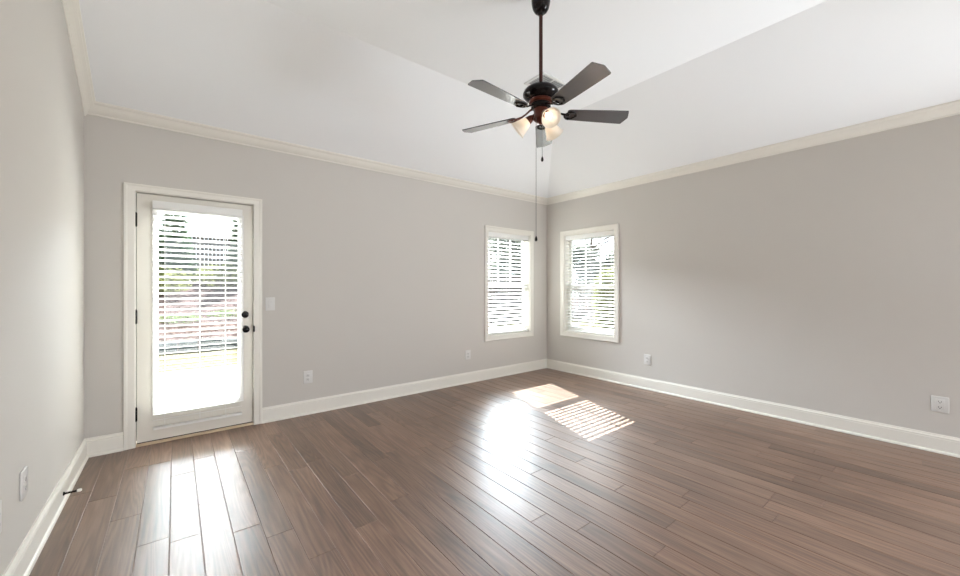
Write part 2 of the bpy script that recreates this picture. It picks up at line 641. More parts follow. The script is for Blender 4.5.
def picture_casing(mb, along, a0, a1, z0, z1, wd, t=0.019, legs_to=None, head=1.0):
    """mitred flat casing with an outer back band around an opening; legs_to = floor for doors"""
    prof = [(0.0, 0), (0.0, 0.010), (0.004, 0.013), (0.010, 0.0135), (wd - 0.022, 0.0155), (wd - 0.019, 0.019), (wd - 0.004, 0.0205), (wd, 0.017), (wd, 0)]
    prof = [(p, n * t / 0.019) for p, n in prof]

    def P(a, n, z):
        return (a, -n, z) if along == 'x' else (-n, a, z)
    if legs_to is None:
        cs_ = [lambda p: (a0 - p, z0 - p), lambda p: (a1 + p, z0 - p), lambda p: (a1 + p, z1 + p), lambda p: (a0 - p, z1 + p)]
        segs = [(0, 1), (1, 2), (2, 3), (3, 0)]
        for i, j in segs:
            mb.loft([[P(cs_[i](p)[0], n, cs_[i](p)[1]) for p, n in prof], [P(cs_[j](p)[0], n, cs_[j](p)[1]) for p, n in prof]])
    else:
        A = lambda p: (a0 - p, legs_to)
        B = lambda p: (a0 - p, z1 + p * head)
        C_ = lambda p: (a1 + p, z1 + p * head)
        D = lambda p: (a1 + p, legs_to)
        for f, g in ((A, B), (B, C_), (C_, D)):
            mb.loft([[P(f(p)[0], n, f(p)[1]) for p, n in prof], [P(g(p)[0], n, g(p)[1]) for p, n in prof]])


# ------------------------------------------------------------------ windows
def window(name, along, a0, a1, z0, z1):
    """double-hung window in an opening of the plane y=0 / x=0, glass to the outside"""
    def B(mb, p0, p1, d0, d1, q0, q1, bev=None):
        f = (p0, p1, d0, d1, q0, q1) if along == 'x' else (d0, d1, p0, p1, q0, q1)
        if bev:
            mb.bbox(*f, b=bev)
        else:
            mb.box(*f)
    root = empty(name, ((a0 + a1) / 2, 0.05, z0) if along == 'x' else (0.05, (a0 + a1) / 2, z0))
    tag(root, kind='structure')
    off = -Vector(root.location)

    def fin(mb, nm, m, parent=root, **k):
        bmesh.ops.translate(mb.bm, vec=off, verts=mb.bm.verts)
        return mb.build(nm, m, parent, **k)
    mb = MB()
    picture_casing(mb, along, a0 + 0.004, a1 - 0.004, z0 + 0.004, z1 - 0.004, 0.066)
    fin(mb, 'casing', M['trim'])
    mb = MB()
    t = 0.012
    B(mb, a0, a0 + t, 0.0, 0.155, z0, z1)
    B(mb, a1 - t, a1, 0.0, 0.155, z0, z1)
    B(mb, a0 + t, a1 - t, 0.0, 0.155, z0, z0 + t)
    B(mb, a0 + t, a1 - t, 0.0, 0.155, z1 - t, z1)
    fin(mb, 'jamb', M['trim'])
    i0, i1, k0, k1 = a0 + t, a1 - t, z0 + t, z1 - t
    mid = 1.285
    st = 0.042
    for up in (0, 1):
        d0, d1 = (0.108, 0.136) if up else (0.080, 0.108)
        q0, q1 = (mid - 0.022, k1) if up else (k0, mid + 0.022)
        bt = 0.044 if up else 0.062
        tp = 0.045 if up else 0.044
        mb = MB()
        B(mb, i0, i0 + st, d0, d1, q0, q1)
        B(mb, i1 - st, i1, d0, d1, q0, q1)
        B(mb, i0 + st, i1 - st, d0, d1, q0, q0 + bt)
        B(mb, i0 + st, i1 - st, d0, d1, q1 - tp, q1)
        sash = fin(mb, 'sash', M['vinyl'])
        mb = MB()
        B(mb, i0 + st - 0.004, i1 - st + 0.004, (d0 + d1) / 2 - 0.002, (d0 + d1) / 2 + 0.002, q0 + bt - 0.004, q1 - tp + 0.004)
        fin(mb, 'pane', M['glass'], sash)
        if up:
            gw = (i1 - i0 - 2 * st) / 3
            for k in (1, 2):
                mb = MB()
                c = i0 + st + gw * k
                B(mb, c - 0.008, c + 0.008, d0 + 0.008, d1 - 0.008, q0 + bt - 0.002, q1 - tp + 0.002)
                fin(mb, 'muntin', M['vinyl'], sash)
        else:
            mb = MB()
            c = (i0 + i1) / 2
            B(mb, c - 0.03, c + 0.03, d0 + 0.002, d1 - 0.004, q1 - 0.0005, q1 + 0.012, 0.003)
            fin(mb, 'sash_lock', M['vinyl'], sash)
    return root


window('window_1', 'x', *WIN_A)
window('window_2', 'y', *WIN_B)


# ------------------------------------------------------------------ blinds
def blind(along, a0, a1, dc, ztop, zlast, zbot, pitch, tilt, cords, label, head_d=(-0.03, 0.03), wand=None, slat_w=0.05, rail_gap=True):
    """venetian blind; dc = depth coordinate of the slats' centre line (positive towards outside)"""
    base = ((a0 + a1) / 2, dc, zbot) if along == 'x' else (dc, (a0 + a1) / 2, zbot)
    root = empty('venetian_blind', base)
    tag(root, label, 'blind', 'white slatted blinds')
    off = -Vector(base)

    def pt(a, dd, z):
        return (a, dd, z) if along == 'x' else (dd, a, z)

    def B(mb, p0, p1, d0, d1, q0, q1, bev=0.003):
        f = (p0, p1, d0, d1, q0, q1) if along == 'x' else (d0, d1, p0, p1, q0, q1)
        mb.bbox(*f, b=bev)

    def fin(mb, nm, m, parent=root, **k):
        bmesh.ops.translate(mb.bm, vec=off, verts=mb.bm.verts)
        return mb.build(nm, m, parent, **k)
    mb = MB()
    B(mb, a0 - 0.002, a1 + 0.002, dc + head_d[0], dc + head_d[1], ztop - 0.064, ztop)
    fin(mb, 'headrail', M['slat'], smooth=True)
    mb = MB()
    zz = ztop - 0.064 - 0.012
    ca, sa = math.cos(tilt), math.sin(tilt)
    hw, ht = slat_w / 2, 0.0014
    while zz > zlast:
        ring = []
        for s_, t_ in ((-1, -1), (0, -0.2), (1, -1), (1, 1), (0, 1.8), (-1, 1)):
            u, v = s_ * hw, t_ * ht
            ring.append((dc + u * ca - v * sa, zz + u * sa + v * ca))
        mb.loft([[pt(a0, dd, z) for dd, z in ring], [pt(a1, dd, z) for dd, z in ring]])
        zz -= pitch
    fin(mb, 'slats', M['slat'])
    mb = MB()
    B(mb, a0, a1, dc - 0.024, dc + 0.024, zbot, zbot + 0.016)
    fin(mb, 'bottom_rail', M['slat'], smooth=True)
    for c in cords:
        mb = MB()
        a = a0 + (a1 - a0) * c
        for dd in (-hw - 0.001, hw + 0.001):
            mb.tube([pt(a, dc + dd * ca, ztop - 0.06), pt(a, dc + dd * ca, zbot + 0.008)], 0.0013, 6)
        fin(mb, 'ladder_cord', M['cord'])
    if wand is not None:
        mb = MB()
        a = a0 + (a1 - a0) * wand[0]
        mb.tube([pt(a, dc + head_d[0] - 0.008, ztop - 0.055), pt(a, dc + head_d[0] - 0.010, ztop - 0.055 - wand[1])], 0.004, 8)
        fin(mb, 'tilt_wand', M['cord'], smooth=True)
    return root


TW = math.radians(18)
blind('x', WIN_A[0] + 0.016, WIN_A[1] - 0.016, 0.045, WIN_A[3] - 0.014, WIN_A[2] + 0.05, WIN_A[2] + 0.016, 0.0530, TW, (0.1, 0.5, 0.9),
      'white slatted blind in the window on the door wall, left of the room corner', (-0.03, 0.03), slat_w=0.058)
blind('y', WIN_B[0] + 0.016, WIN_B[1] - 0.016, 0.045, WIN_B[3] - 0.014, WIN_B[2] + 0.05, WIN_B[2] + 0.016, 0.0470, TW, (0.1, 0.5, 0.9),
      'white slatted blind in the window right of the room corner, green leaves behind', (-0.03, 0.03))

# ------------------------------------------------------------------ door
DX0, DX1, DZ0, DZ1 = -4.822, -4.021, 0.024, 2.020
DF = 0.022                                        # room face of the slab
DT = 0.044
door = tag(empty('door_1', (DX0, DF + 0.02, DZ0)), kind='structure')
doff = -Vector(door.location)


def dfin(mb, nm, m, parent=door, **k):
    bmesh.ops.translate(mb.bm, vec=doff, verts=mb.bm.verts)
    return mb.build(nm, m, parent, **k)


GX0, GX1, GZ0, GZ1 = -4.695, -4.128, 0.262, 1.885
mb = MB()
mb.box(DX0, GX0, DF, DF + DT, DZ0, DZ1)
mb.box(GX1, DX1, DF, DF + DT, DZ0, DZ1)
mb.box(GX0, GX1, DF, DF + DT, DZ0, GZ0)
mb.box(GX0, GX1, DF, DF + DT, GZ1, DZ1)
dfin(mb, 'slab', M['door'])
for d0, d1 in ((DF - 0.012, DF + 0.004), (DF + DT - 0.004, DF + DT + 0.012)):
    mb = MB()
    fw = 0.034
    mb.bbox(GX0 - fw, GX0 + 0.004, d0, d1, GZ0 - fw, GZ1 + fw, 0.005)
    mb.bbox(GX1 - 0.004, GX1 + fw, d0, d1, GZ0 - fw, GZ1 + fw, 0.005)
    mb.bbox(GX0, GX1, d0, d1, GZ0 - fw, GZ0 + 0.004, 0.005)
    mb.bbox(GX0, GX1, d0, d1, GZ1 - 0.004, GZ1 + fw, 0.005)
    dfin(mb, 'glazing_frame', M['vinyl'], smooth=True)
mb = MB()
mb.box(GX0 - 0.002, GX1 + 0.002, DF + 0.018, DF + 0.024, GZ0 - 0.002, GZ1 + 0.002)
dfin(mb, 'pane', M['glass'])
for z in (1.806, 1.032, 0.258):
    mb = MB()
    mb.tube([(DX0 - 0.005, DF - 0.016, z - 0.050), (DX0 - 0.005, DF - 0.016, z + 0.050)], 0.0095, 12)
    for s in (-1, 1):
        mb.lathe([(0.006, 0), (0.0085, 0.003), (0.003, 0.010), (0, 0.011)], 10, Matrix.Translation((DX0 - 0.005, DF - 0.016, z + s * 0.050)) @ (Matrix.Identity(4) if s > 0 else Matrix.Rotation(PI, 4, 'X')))
    mb.box(DX0 - 0.011, DX0 + 0.001, DF - 0.012, DF + 0.003, z - 0.047, z + 0.047)
    dfin(mb, 'hinge', M['bronze'], smooth=True)
RX = Matrix.Rotation(PI / 2, 4, 'X')              # lathe axis z -> -y (into the room)
mb = MB()
mk = Matrix.Translation((-4.080, DF, 0.884)) @ RX
mb.lathe([(0.001, -0.001), (0.033, -0.001), (0.033, 0.004), (0.029, 0.009), (0.016, 0.012), (0.011, 0.018), (0.011, 0.030), (0.018, 0.036), (0.027, 0.044),
          (0.0295, 0.053), (0.027, 0.062), (0.017, 0.068), (0.001, 0.070)], 28, mk)
dfin(mb, 'door_knob', M['bronze'], smooth=True)
mb = MB()
mk = Matrix.Translation((-4.083, DF, 1.017)) @ RX
mb.lathe([(0.001, -0.001), (0.032, -0.001), (0.032, 0.006), (0.028, 0.012), (0.015, 0.015), (0.001, 0.015)], 28, mk)
db = dfin(mb, 'deadbolt', M['bronze'], smooth=True)
mb = MB()
mb.bbox(-0.006, 0.006, -0.030, -0.012, -0.019, 0.019, 0.003, 2, Matrix.Translation((-4.083, DF, 1.017)) @ Matrix.Rotation(0.5, 4, 'Y'))
dfin(mb, 'thumb_turn', M['bronze'], db, smooth=True)
mb = MB()
mb.box(DX0 + 0.002, DX1 - 0.002, DF + 0.006, DF + DT - 0.006, DZ0 - 0.008, DZ0)
dfin(mb, 'door_sweep', M['gap'])

# door casing, jamb and stop
mb = MB()
picture_casing(mb, 'x', -4.829, -4.017, 0, 2.030, 0.068, legs_to=0.0, head=0.8)
jt = 0.0115
mb.box(DOOR[0], DOOR[0] + jt, 0.0, 0.155, 0.0, DOOR[2])
mb.box(DOOR[1] - jt + 0.004, DOOR[1], 0.0, 0.155, 0.0, DOOR[2])
mb.box(DOOR[0] + jt, DOOR[1] - jt + 0.004, 0.0, 0.155, DOOR[2] - jt, DOOR[2])
tr = tag(mb.build('trim_4', M['trim']), kind='structure')
mb = MB()
s0 = DF + DT + 0.002
mb.box(DOOR[0] + jt, DOOR[0] + jt + 0.012, s0, 0.15, 0.03, DOOR[2] - jt)
mb.box(DOOR[1] - jt - 0.008, DOOR[1] - jt + 0.004, s0, 0.15, 0.03, DOOR[2] - jt)
mb.box(DOOR[0] + jt, DOOR[1] - jt, s0, 0.15, DOOR[2] - jt - 0.014, DOOR[2] - jt)
mb.build('weatherstrip', M['gap'], tr)
mb = MB()
mb.box(DOOR[1] - jt + 0.0025, DOOR[1] - jt + 0.0045, 0.004, 0.03, 0.855, 0.915)
mb.bbox(DOOR[1] - jt - 0.001, DOOR[1] - jt + 0.010, -0.0215, -0.006, 0.858, 0.912, 0.003)
mb.build('strike_plate', M['bronze'], tr)
mb = MB()
mb.bbox(DOOR[0] + jt, DOOR[1] - jt + 0.004, -0.010, 0.156, 0.001, 0.0155, 0.004)
tag(mb.build('trim_5', M['oak'], smooth=True), kind='structure')

blind('x', -4.722, -4.112, DF - 0.043, 1.962, 0.19, 0.122, 0.0445, -math.radians(13), (0.12, 0.5, 0.80),
      'white slatted blind hung on the glazed exterior door', (-0.030, 0.030))


# ------------------------------------------------------------------ wall plates
def outlet(label, decora=False, pw=0.072, ph=0.117, group='white wall outlets'):
    """faces -y, origin at the middle of its back"""
    root = empty('wall_outlet')
    tag(root, label, 'outlet', group)
    mb = MB()
    mb.bbox(-pw / 2, pw / 2, -0.0075, 0.0, -ph / 2, ph / 2, 0.0032, 3)
    mb.build('cover_plate', M['plate'], root, smooth=True)
    rec = []
    if decora:
        mb = MB()
        mb.bbox(-0.0235, 0.0235, -0.0105, -0.006, -0.040, 0.040, 0.0015)
        rec.append((mb.build('receptacle', M['plate'], root, smooth=True), (0.021, -0.021), -0.0105))
    else:
        for s in (-1, 1):
            mb = MB()
            mb.bbox(-0.017, 0.017, -0.0100, -0.006, s * 0.0195 - 0.0145, s * 0.0195 + 0.0145, 0.0016)
            rec.append((mb.build('receptacle', M['plate'], root, smooth=True), (s * 0.0195,), -0.0100))
    for r, zs, f in rec:
        for z in zs:
            mb = MB()
            mb.box(-0.0085, -0.0055, f - 0.0003, f + 0.002, z - 0.004, z + 0.006)
            mb.box(0.0055, 0.0085, f - 0.0003, f + 0.002, z - 0.004, z + 0.005)
            mb.lathe([(0.001, -0.002), (0.0033, -0.002), (0.0033, 0.0003), (0.001, 0.0003)], 10, Matrix.Translation((0, f, z - 0.0085)) @ RX)
            mb.build('slots', M['slot'], r)
    for z in ((0,) if not decora else (0.0485, -0.0485)):
        mb = MB()
        mb.lathe([(0.0003, -0.001), (0.0032, -0.001), (0.0028, 0.0009), (0.0003, 0.0012)], 10, Matrix.Translation((0, -0.0075, z)) @ RX)
        mb.build('cover_screw', M['plate'], root)
    return root


def put(o, x, y, z, rz):
    o.location = (x, y, z)
    o.rotation_euler = (0, 0, rz)


oa = outlet('white duplex outlet low on the door wall, just right of the door', pw=0.086, ph=0.124)
put(oa, -3.545, 0, 0.370, 0)
ob = copy_tree(oa)
ob['label'] = 'white duplex outlet low on the door wall, below left of the window'
put(ob, -1.552, 0, 0.372, 0)
oc = copy_tree(oa)
oc['label'] = 'white duplex outlet below the corner window on the right wall'
put(oc, 0, -1.645, 0.370, -PI / 2)
od = outlet('white outlet with a square-edged insert at the right end of the right wall', True, 0.090, 0.120)
put(od, 0, -3.967, 0.371, -PI / 2)
oe = copy_tree(oa)
oe['label'] = 'white duplex outlet on the bright left wall above the baseboard'
put(oe, -ROOM_L, -1.478, 0.400, PI / 2)
of = copy_tree(oa)
of['label'] = 'white outlet on the left wall, cut by the photo edge'
put(of, -ROOM_L, -1.806, 0.390, PI / 2)

root = empty('light_switch', (-3.881, 0, 1.109))
tag(root, 'white light switch plate on the wall right of the door', 'light switch')
mb = MB()
mb.bbox(-0.040, 0.040, -0.0075, 0.0, -0.062, 0.062, 0.003, 3)
mb.build('cover_plate', M['plate'], root, smooth=True)
mb = MB()
mb.bbox(-0.0165, 0.0165, -0.0110, -0.006, -0.033, 0.033, 0.0015)
mb.box(-0.0150, 0.0150, -0.0125, -0.0105, 0.001, 0.031)
mb.build('rocker', M['plate'], root, smooth=True)
for z in (0.045, -0.045):
    mb = MB()
    mb.lathe([(0.0003, -0.001), (0.0032, -0.001), (0.0028, 0.0009), (0.0003, 0.0012)], 10, Matrix.Translation((0, -0.0075, z)) @ RX)
    mb.build('cover_screw', M['plate'], root)

# door stop on the left baseboard
root = empty('door_stop', (-ROOM_L + 0.0155, -0.785, 0.056))
tag(root, 'dark spring door stop with white tip on the left baseboard', 'door stop')
RY = Matrix.Rotation(PI / 2, 4, 'Y')
mb = MB()
mb.lathe([(0.001, -0.0005), (0.011, -0.0005), (0.011, 0.003), (0.007, 0.008), (0.001, 0.008)], 16, RY)
mb.build('mount', M['bronze'], root, smooth=True)
mb = MB()
pts = []
for i in range(0, 16 * 9 + 1):
    a = 2 * PI * i / 16
    pts.append((0.007 + 0.052 * i / 144, 0.0052 * math.cos(a), 0.0052 * math.sin(a)))
mb.tube(pts, 0.0017, 6)
mb.tube([(0.006, 0, 0), (0.060, 0, 0)], 0.0036, 8)
mb.build('spring', M['bronze'], root, smooth=True)
mb = MB()
mb.lathe([(0.001, 0.057), (0.0075, 0.057), (0.0085, 0.060), (0.0085, 0.072), (0.006, 0.077), (0.001, 0.078)], 16, RY)
tag(mb.build('rubber_tip', M['rubber'], root, smooth=True), 'white rubber tip')

# ceiling register near the hip
VX, VY = -1.765, -1.56
root = empty('ceiling_register', (VX, VY, H2))
tag(root, 'white ceiling air vent half hidden behind the fan', 'vent')
mb = MB()
vw, vh, fr = 0.36, 0.26, 0.028
mb.bbox(-vw / 2, -vw / 2 + fr, -vh / 2, vh / 2, -0.010, 0.001, 0.003)
mb.bbox(vw / 2 - fr, vw / 2, -vh / 2, vh / 2, -0.010, 0.001, 0.003)
mb.bbox(-vw / 2 + fr, vw / 2 - fr, -vh / 2, -vh / 2 + fr, -0.010, 0.001, 0.003)
mb.bbox(-vw / 2 + fr, vw / 2 - fr, vh / 2 - fr, vh / 2, -0.010, 0.001, 0.003)
mb.bbox(-0.008, 0.008, -vh / 2 + fr, vh / 2 - fr, -0.009, 0.0, 0.002)
mb.build('frame', M['register'], root, smooth=True)
mb = MB()
n = 9
for i in range(n):
    yy = -vh / 2 + fr + (vh - 2 * fr) * (i + 0.5) / n
    mb.box(-vw / 2 + fr - 0.002, vw / 2 - fr + 0.002, -0.010, 0.010, -0.0008, 0.0008,
           Matrix.Translation((0, yy, -0.005)) @ Matrix.Rotation(math.radians(38), 4, 'X'))
mb.build('louvers', M['register'], root)
mb = MB()
mb.box(-vw / 2 + fr / 2, vw / 2 - fr / 2, -vh / 2 + fr / 2, vh / 2 - fr / 2, -0.0012, -0.0004)
mb.build('duct_opening', M['duct'], root)

# ------------------------------------------------------------------ ceiling fan
FWD = Vector((math.cos(TH), math.sin(TH), 0))
RGT = Vector((math.sin(TH), -math.cos(TH), 0))
FC = CAM + FWD * 2.55 + RGT * 0.4052
fan = empty('ceiling_fan', (FC.x, FC.y, H2))
tag(fan, 'dark bronze five-blade ceiling fan with three frosted glass lamps', 'ceiling fan')


def fz(z):
    return z - H2


def ffin(mb, nm, m, parent=fan, smooth=True):
    return mb.build(nm, m, parent, smooth=smooth)


mb = MB()
mb.lathe([(0.001, 0.0), (0.062, 0.0), (0.063, fz(3.20)), (0.061, fz(3.155)), (0.054, fz(3.125)), (0.043, fz(3.105)), (0.028, fz(3.094)), (0.001, fz(3.094))], 32)
ffin(mb, 'canopy', M['bronze'])
mb = MB()
mb.lathe([(0.001, fz(3.125)), (0.016, fz(3.118)), (0.024, fz(3.10)), (0.022, fz(3.086)), (0.013, fz(3.075)), (0.001, fz(3.074))], 20)
ffin(mb, 'hanger_ball', M['bronze'])
mb = MB()
mb.lathe([(0.001, fz(3.09)), (0.0125, fz(3.09)), (0.0125, fz(2.60)), (0.001, fz(2.60))], 18)
ffin(mb, 'downrod', M['rod'])
mb = MB()
mb.lathe([(0.001, fz(2.618)), (0.020, fz(2.618)), (0.026, fz(2.610)), (0.060, fz(2.604)), (0.090, fz(2.592)), (0.111, fz(2.574)), (0.119, fz(2.556)), (0.118, fz(2.545)),
          (0.110, fz(2.533)), (0.095, fz(2.520)), (0.078, fz(2.510)), (0.001, fz(2.508))], 40)
ffin(mb, 'motor_housing', M['bronze'])
mb = MB()
mb.lathe([(0.001, fz(2.512)), (0.074, fz(2.512)), (0.080, fz(2.505)), (0.080, fz(2.495)), (0.070, fz(2.486)), (0.001, fz(2.485))], 36)
tag(ffin(mb, 'motor_band', M['copper']), 'copper toned band under the motor')
mb = MB()
mb.lathe([(0.001, fz(2.488)), (0.062, fz(2.488)), (0.066, fz(2.480)), (0.064, fz(2.462)), (0.052, fz(2.452)), (0.001, fz(2.452))], 30)
ffin(mb, 'flywheel', M['bronze'])
mb = MB()
mb.lathe([(0.001, fz(2.455)), (0.048, fz(2.455)), (0.046, fz(2.440)), (0.046, fz(2.405)),
          (0.050, fz(2.398)), (0.050, fz(2.385)), (0.036, fz(2.372)), (0.014, fz(2.362)), (0.010, fz(2.352)), (0.001, fz(2.350))], 30)
ffin(mb, 'switch_housing', M['copper'])

ZB = 2.425
PITCH = math.radians(-12)
PH0 = math.radians(183.4)
half = [(0.175, 0.040), (0.187, 0.049), (0.30, 0.0555), (0.45, 0.062), (0.578, 0.0665), (0.583, 0.0640), (0.603, 0.006)]
blade_out = half + [(r, -wd) for r, wd in reversed(half)]
proto_blade = None
for k in range(5):
    az = PH0 + k * 2 * PI / 5
    RZ = Matrix.Rotation(az, 4, 'Z')
    rotp = Matrix.Translation((0, 0, fz(ZB))) @ Matrix.Rotation(PITCH, 4, 'X')
    mb = MB()
    mb.loft([[rotp @ Vector((r, wd, -0.003)) for r, wd in blade_out], [rotp @ Vector((r, wd, 0.003)) for r, wd in blade_out]])
    b = ffin(mb, 'blade', M['blade'], smooth=False)
    b.rotation_euler = (0, 0, az)
    # iron: curved arm and scrolled bracket gripping the blade root
    mb = MB()
    mb.tube([(0.052, 0, fz(2.468)), (0.080, 0, fz(2.460)), (0.105, 0, fz(2.444)), (0.135, 0, fz(2.430)), (0.165, 0, fz(2.424)), (0.19, 0, fz(2.420))],
            [0.012, 0.009, 0.008, 0.009, 0.012, 0.014], 10, 0.6)
    # scroll loops
    for sgn in (-1, 1):
        pts = [rotp @ Vector((0.160, 0, -0.007)), rotp @ Vector((0.168, sgn * 0.020, -0.007)), rotp @ Vector((0.185, sgn * 0.034, -0.007)),
               rotp @ Vector((0.212, sgn * 0.033, -0.007)), rotp @ Vector((0.232, sgn * 0.018, -0.007)), rotp @ Vector((0.240, 0, -0.007))]
        mb.tube(pts, 0.0065, 8, 0.6)
    for px_, py_ in ((0.195, 0.033), (0.195, -0.033), (0.238, 0.0)):
        mb.lathe([(0.001, -0.014), (0.006, -0.012), (0.008, -0.006), (0.008, -0.002), (0.001, -0.002)], 10, rotp @ Matrix.Translation((px_, py_, 0)))
    ir = ffin(mb, 'blade_iron', M['copper' if k == 4 else 'bronze'])
    ir.rotation_euler = (0, 0, az)

# light kit: three bell shades
for azd in (246.5, 126.5, 6.5):
    az = math.radians(azd)
    TL = Matrix.Rotation(az, 4, 'Z') @ Matrix.Translation((0.060, 0, fz(2.405))) @ Matrix.Rotation(math.radians(180 - 52), 4, 'Y')
    # TL maps local +z to the outward-and-down axis of the lamp
    mb = MB()
    mb.tube([Matrix.Rotation(az, 4, 'Z') @ Vector((0.040, 0, fz(2.42))), Matrix.Rotation(az, 4, 'Z') @ Vector((0.062, 0, fz(2.405)))], 0.011, 10)
    mb.lathe([(0.001, -0.010), (0.014, -0.008), (0.022, 0.006), (0.027, 0.026), (0.028, 0.034), (0.001, 0.034)], 20, TL)
    sk = ffin(mb, 'socket_cup', M['copper'])
    mb = MB()
    prof = [(0.0265, 0.028), (0.027, 0.036), (0.031, 0.046), (0.039, 0.064), (0.046, 0.084), (0.052, 0.104), (0.059, 0.120), (0.064, 0.126)]
    inner = [(r - 0.003, z) for r, z in reversed(prof)]
    mb.lathe(prof + inner, 30, TL, cap=False)
    ffin(mb, 'lamp_shade', M['frost'])
    mb = MB()
    mb.lathe([(0.001, 0.034), (0.010, 0.036), (0.012, 0.046), (0.020, 0.062), (0.022, 0.074), (0.018, 0.086), (0.009, 0.093), (0.001, 0.095)], 18, TL)
    tag(ffin(mb, 'bulb', M['bulb']), 'lit warm bulb')

# pull chains with dark fobs
C0 = Matrix.Identity(4)
for off_r, off_f, ztop_, zbot_ in ((0.002, -0.045, 2.40, 2.125), (-0.036, -0.03, 2.40, 1.605)):
    p = RGT * off_r + FWD * off_f
    mb = MB()
    mb.tube([(p.x, p.y, fz(ztop_)), (p.x, p.y, fz(zbot_))], 0.0017, 6)
    c = ffin(mb, 'pull_chain', M['chain'])
    mb = MB()
    mb.lathe([(0.001, 0.0), (0.003, -0.002), (0.0075, -0.014), (0.009, -0.024), (0.0065, -0.033), (0.001, -0.036)], 14, Matrix.Translation((p.x, p.y, fz(zbot_))))
    tag(ffin(mb, 'fob', M['bronze'], c), 'dark drop-shaped fob')

# ------------------------------------------------------------------ outside
def gz(y, x=-4.0):
    """garden level: patio and lawn, then a bank up to the fence, flattening out to the right"""
    if y < 6.6:
        return -0.16
    k = 1.0 - min(max((x + 0.5) / 5.0, 0.0), 1.0)
    return -0.16 + min((y - 6.6) / 9.5, 1.0) * 1.75 * k


mb = MB()
mb.box(-9, 1.5, 0.16, 4.15, -0.30, -0.15)
tag(mb.build('patio', M['concrete']), kind='structure')
mb = MB()
mb.box(-16, 34, -14, 7.0, -0.5, -0.17)
tag(mb.build('lawn', M['lawn']), kind='structure')
mb = MB()
nx, ny = 70, 30
rb = random.Random(3)
grid = []
for j in range(ny + 1):
    row = []
    for i in range(nx + 1):
        xx = -16 + 50 * i / nx
        yy = 6.75 + 20 * j / ny
        row.append(mb.bm.verts.new((xx, yy, gz(yy, xx) + rb.uniform(-0.03, 0.05) + (0.06 if j else -0.1))))
    grid.append(row)
for j in range(ny):
    for i in range(nx):
        mb.bm.faces.new((grid[j][i], grid[j][i + 1], grid[j + 1][i + 1], grid[j + 1][i]))
tag(mb.build('garden_bank', M['mulch'], smooth=True), kind='structure')
# low stone edging at the foot of the bank
mb = MB()
xx = -12.0
while xx < 4:
    ln = rb.uniform(0.28, 0.5)
    mb.bbox(xx, xx + ln - 0.015, 6.55, 6.82 + rb.uniform(-0.03, 0.03), -0.25, 0.05 + rb.uniform(-0.02, 0.03), 0.03, 2)
    xx += ln
tag(mb.build('stone_edging', M['stone'], smooth=True), 'low grey stone edging between the lawn and the mulched bank', 'edging')


def fence(name, p0, p1, h, label, base_fn, step=0.14, m='fence'):
    p0, p1 = Vector(p0), Vector(p1)
    dirv = (p1 - p0)
    L_ = dirv.length
    dirv.normalize()
    ang = math.atan2(dirv.y, dirv.x)
    root = empty(name, (p0.x, p0.y, base_fn(p0)), ang)
    tag(root, label, 'fence')
    mb = MB()
    r_ = random.Random(int(L_ * 10))
    t = 0.0
    while t < L_:
        q = p0 + dirv * t
        zb = base_fn(q) - root.location.z
        hh = h + r_.uniform(-0.015, 0.015)
        ring = [(t + 0.006, 0), (t + 0.134, 0)]
        mb.box(t + 0.006, t + 0.134, -0.010, 0.010, zb + 0.04, zb + hh)
        t += step
    mb.build('board_panel', M[m], root)
    t = 0.0
    while t <= L_:
        q = p0 + dirv * t
        zb = base_fn(q) - root.location.z
        mb = MB()
        mb.bbox(t - 0.05, t + 0.05, 0.010, 0.11, zb - 0.2, zb + h + 0.04, 0.008)
        mb.build('post', M[m], root)
        t += 2.4
    for f in (0.25, 0.85):
        mb = MB()
        q1 = base_fn(p1) - root.location.z
        mb.loft([[(0, yy, z + h * f) for yy, z in ((0.01, -0.04), (0.05, -0.04), (0.05, 0.04), (0.01, 0.04))],
                 [(L_, yy, q1 + z + h * f) for yy, z in ((0.01, -0.04), (0.05, -0.04), (0.05, 0.04), (0.01, 0.04))]])
        mb.build('rail', M[m], root)
    return root


fence('board_fence', (-12, 16.2), (-0.5, 16.2), 1.85, 'dark weathered board fence behind the shrubs, seen through the door', lambda q: 1.58)
fence('board_fence', (5.5, 12.5), (5.5, 4.9), 1.85, 'dark board fence seen through the lower half of the left window', lambda q: -0.17)
fence('picket_fence', (9.0, 8.5), (9.0, -5.0), 1.55, 'pale spaced picket fence seen through the window right of the corner', lambda q: -0.17, 0.23, 'pale_fence')


def leaf_cloud(mb, blobs, n, size, r_, jitter=0.12):
    """scatter small leaf quads over and inside ellipsoids"""
    tot = sum(b[3] * b[4] for b in blobs)
    for bx_, by_, bz_, rx, rz in blobs:
        k = int(n * rx * rz / tot)
        for _ in range(k):
            while True:
                v = Vector((r_.gauss(0, 1), r_.gauss(0, 1), r_.gauss(0, 1)))
                if v.length > 1e-3:
                    break
            v.normalize()
            rad = r_.uniform(0.55, 1.0) ** 0.5 * (1 + r_.uniform(-jitter, jitter))
            c = Vector((bx_ + v.x * rx * rad, by_ + v.y * rx * rad, bz_ + v.z * rz * rad))
            s = size * r_.uniform(0.6, 1.3)
            a = Vector((r_.gauss(0, 1), r_.gauss(0, 1), r_.gauss(0, 0.6))).normalized()
            b_ = a.cross(Vector((r_.gauss(0, 1), r_.gauss(0, 1), r_.gauss(0, 1)))).normalized()
            vs = [mb.bm.verts.new(c + a * s), mb.bm.verts.new(c + b_ * s * 0.45), mb.bm.verts.new(c - a * s), mb.bm.verts.new(c - b_ * s * 0.45)]
            mb.bm.faces.new(vs)


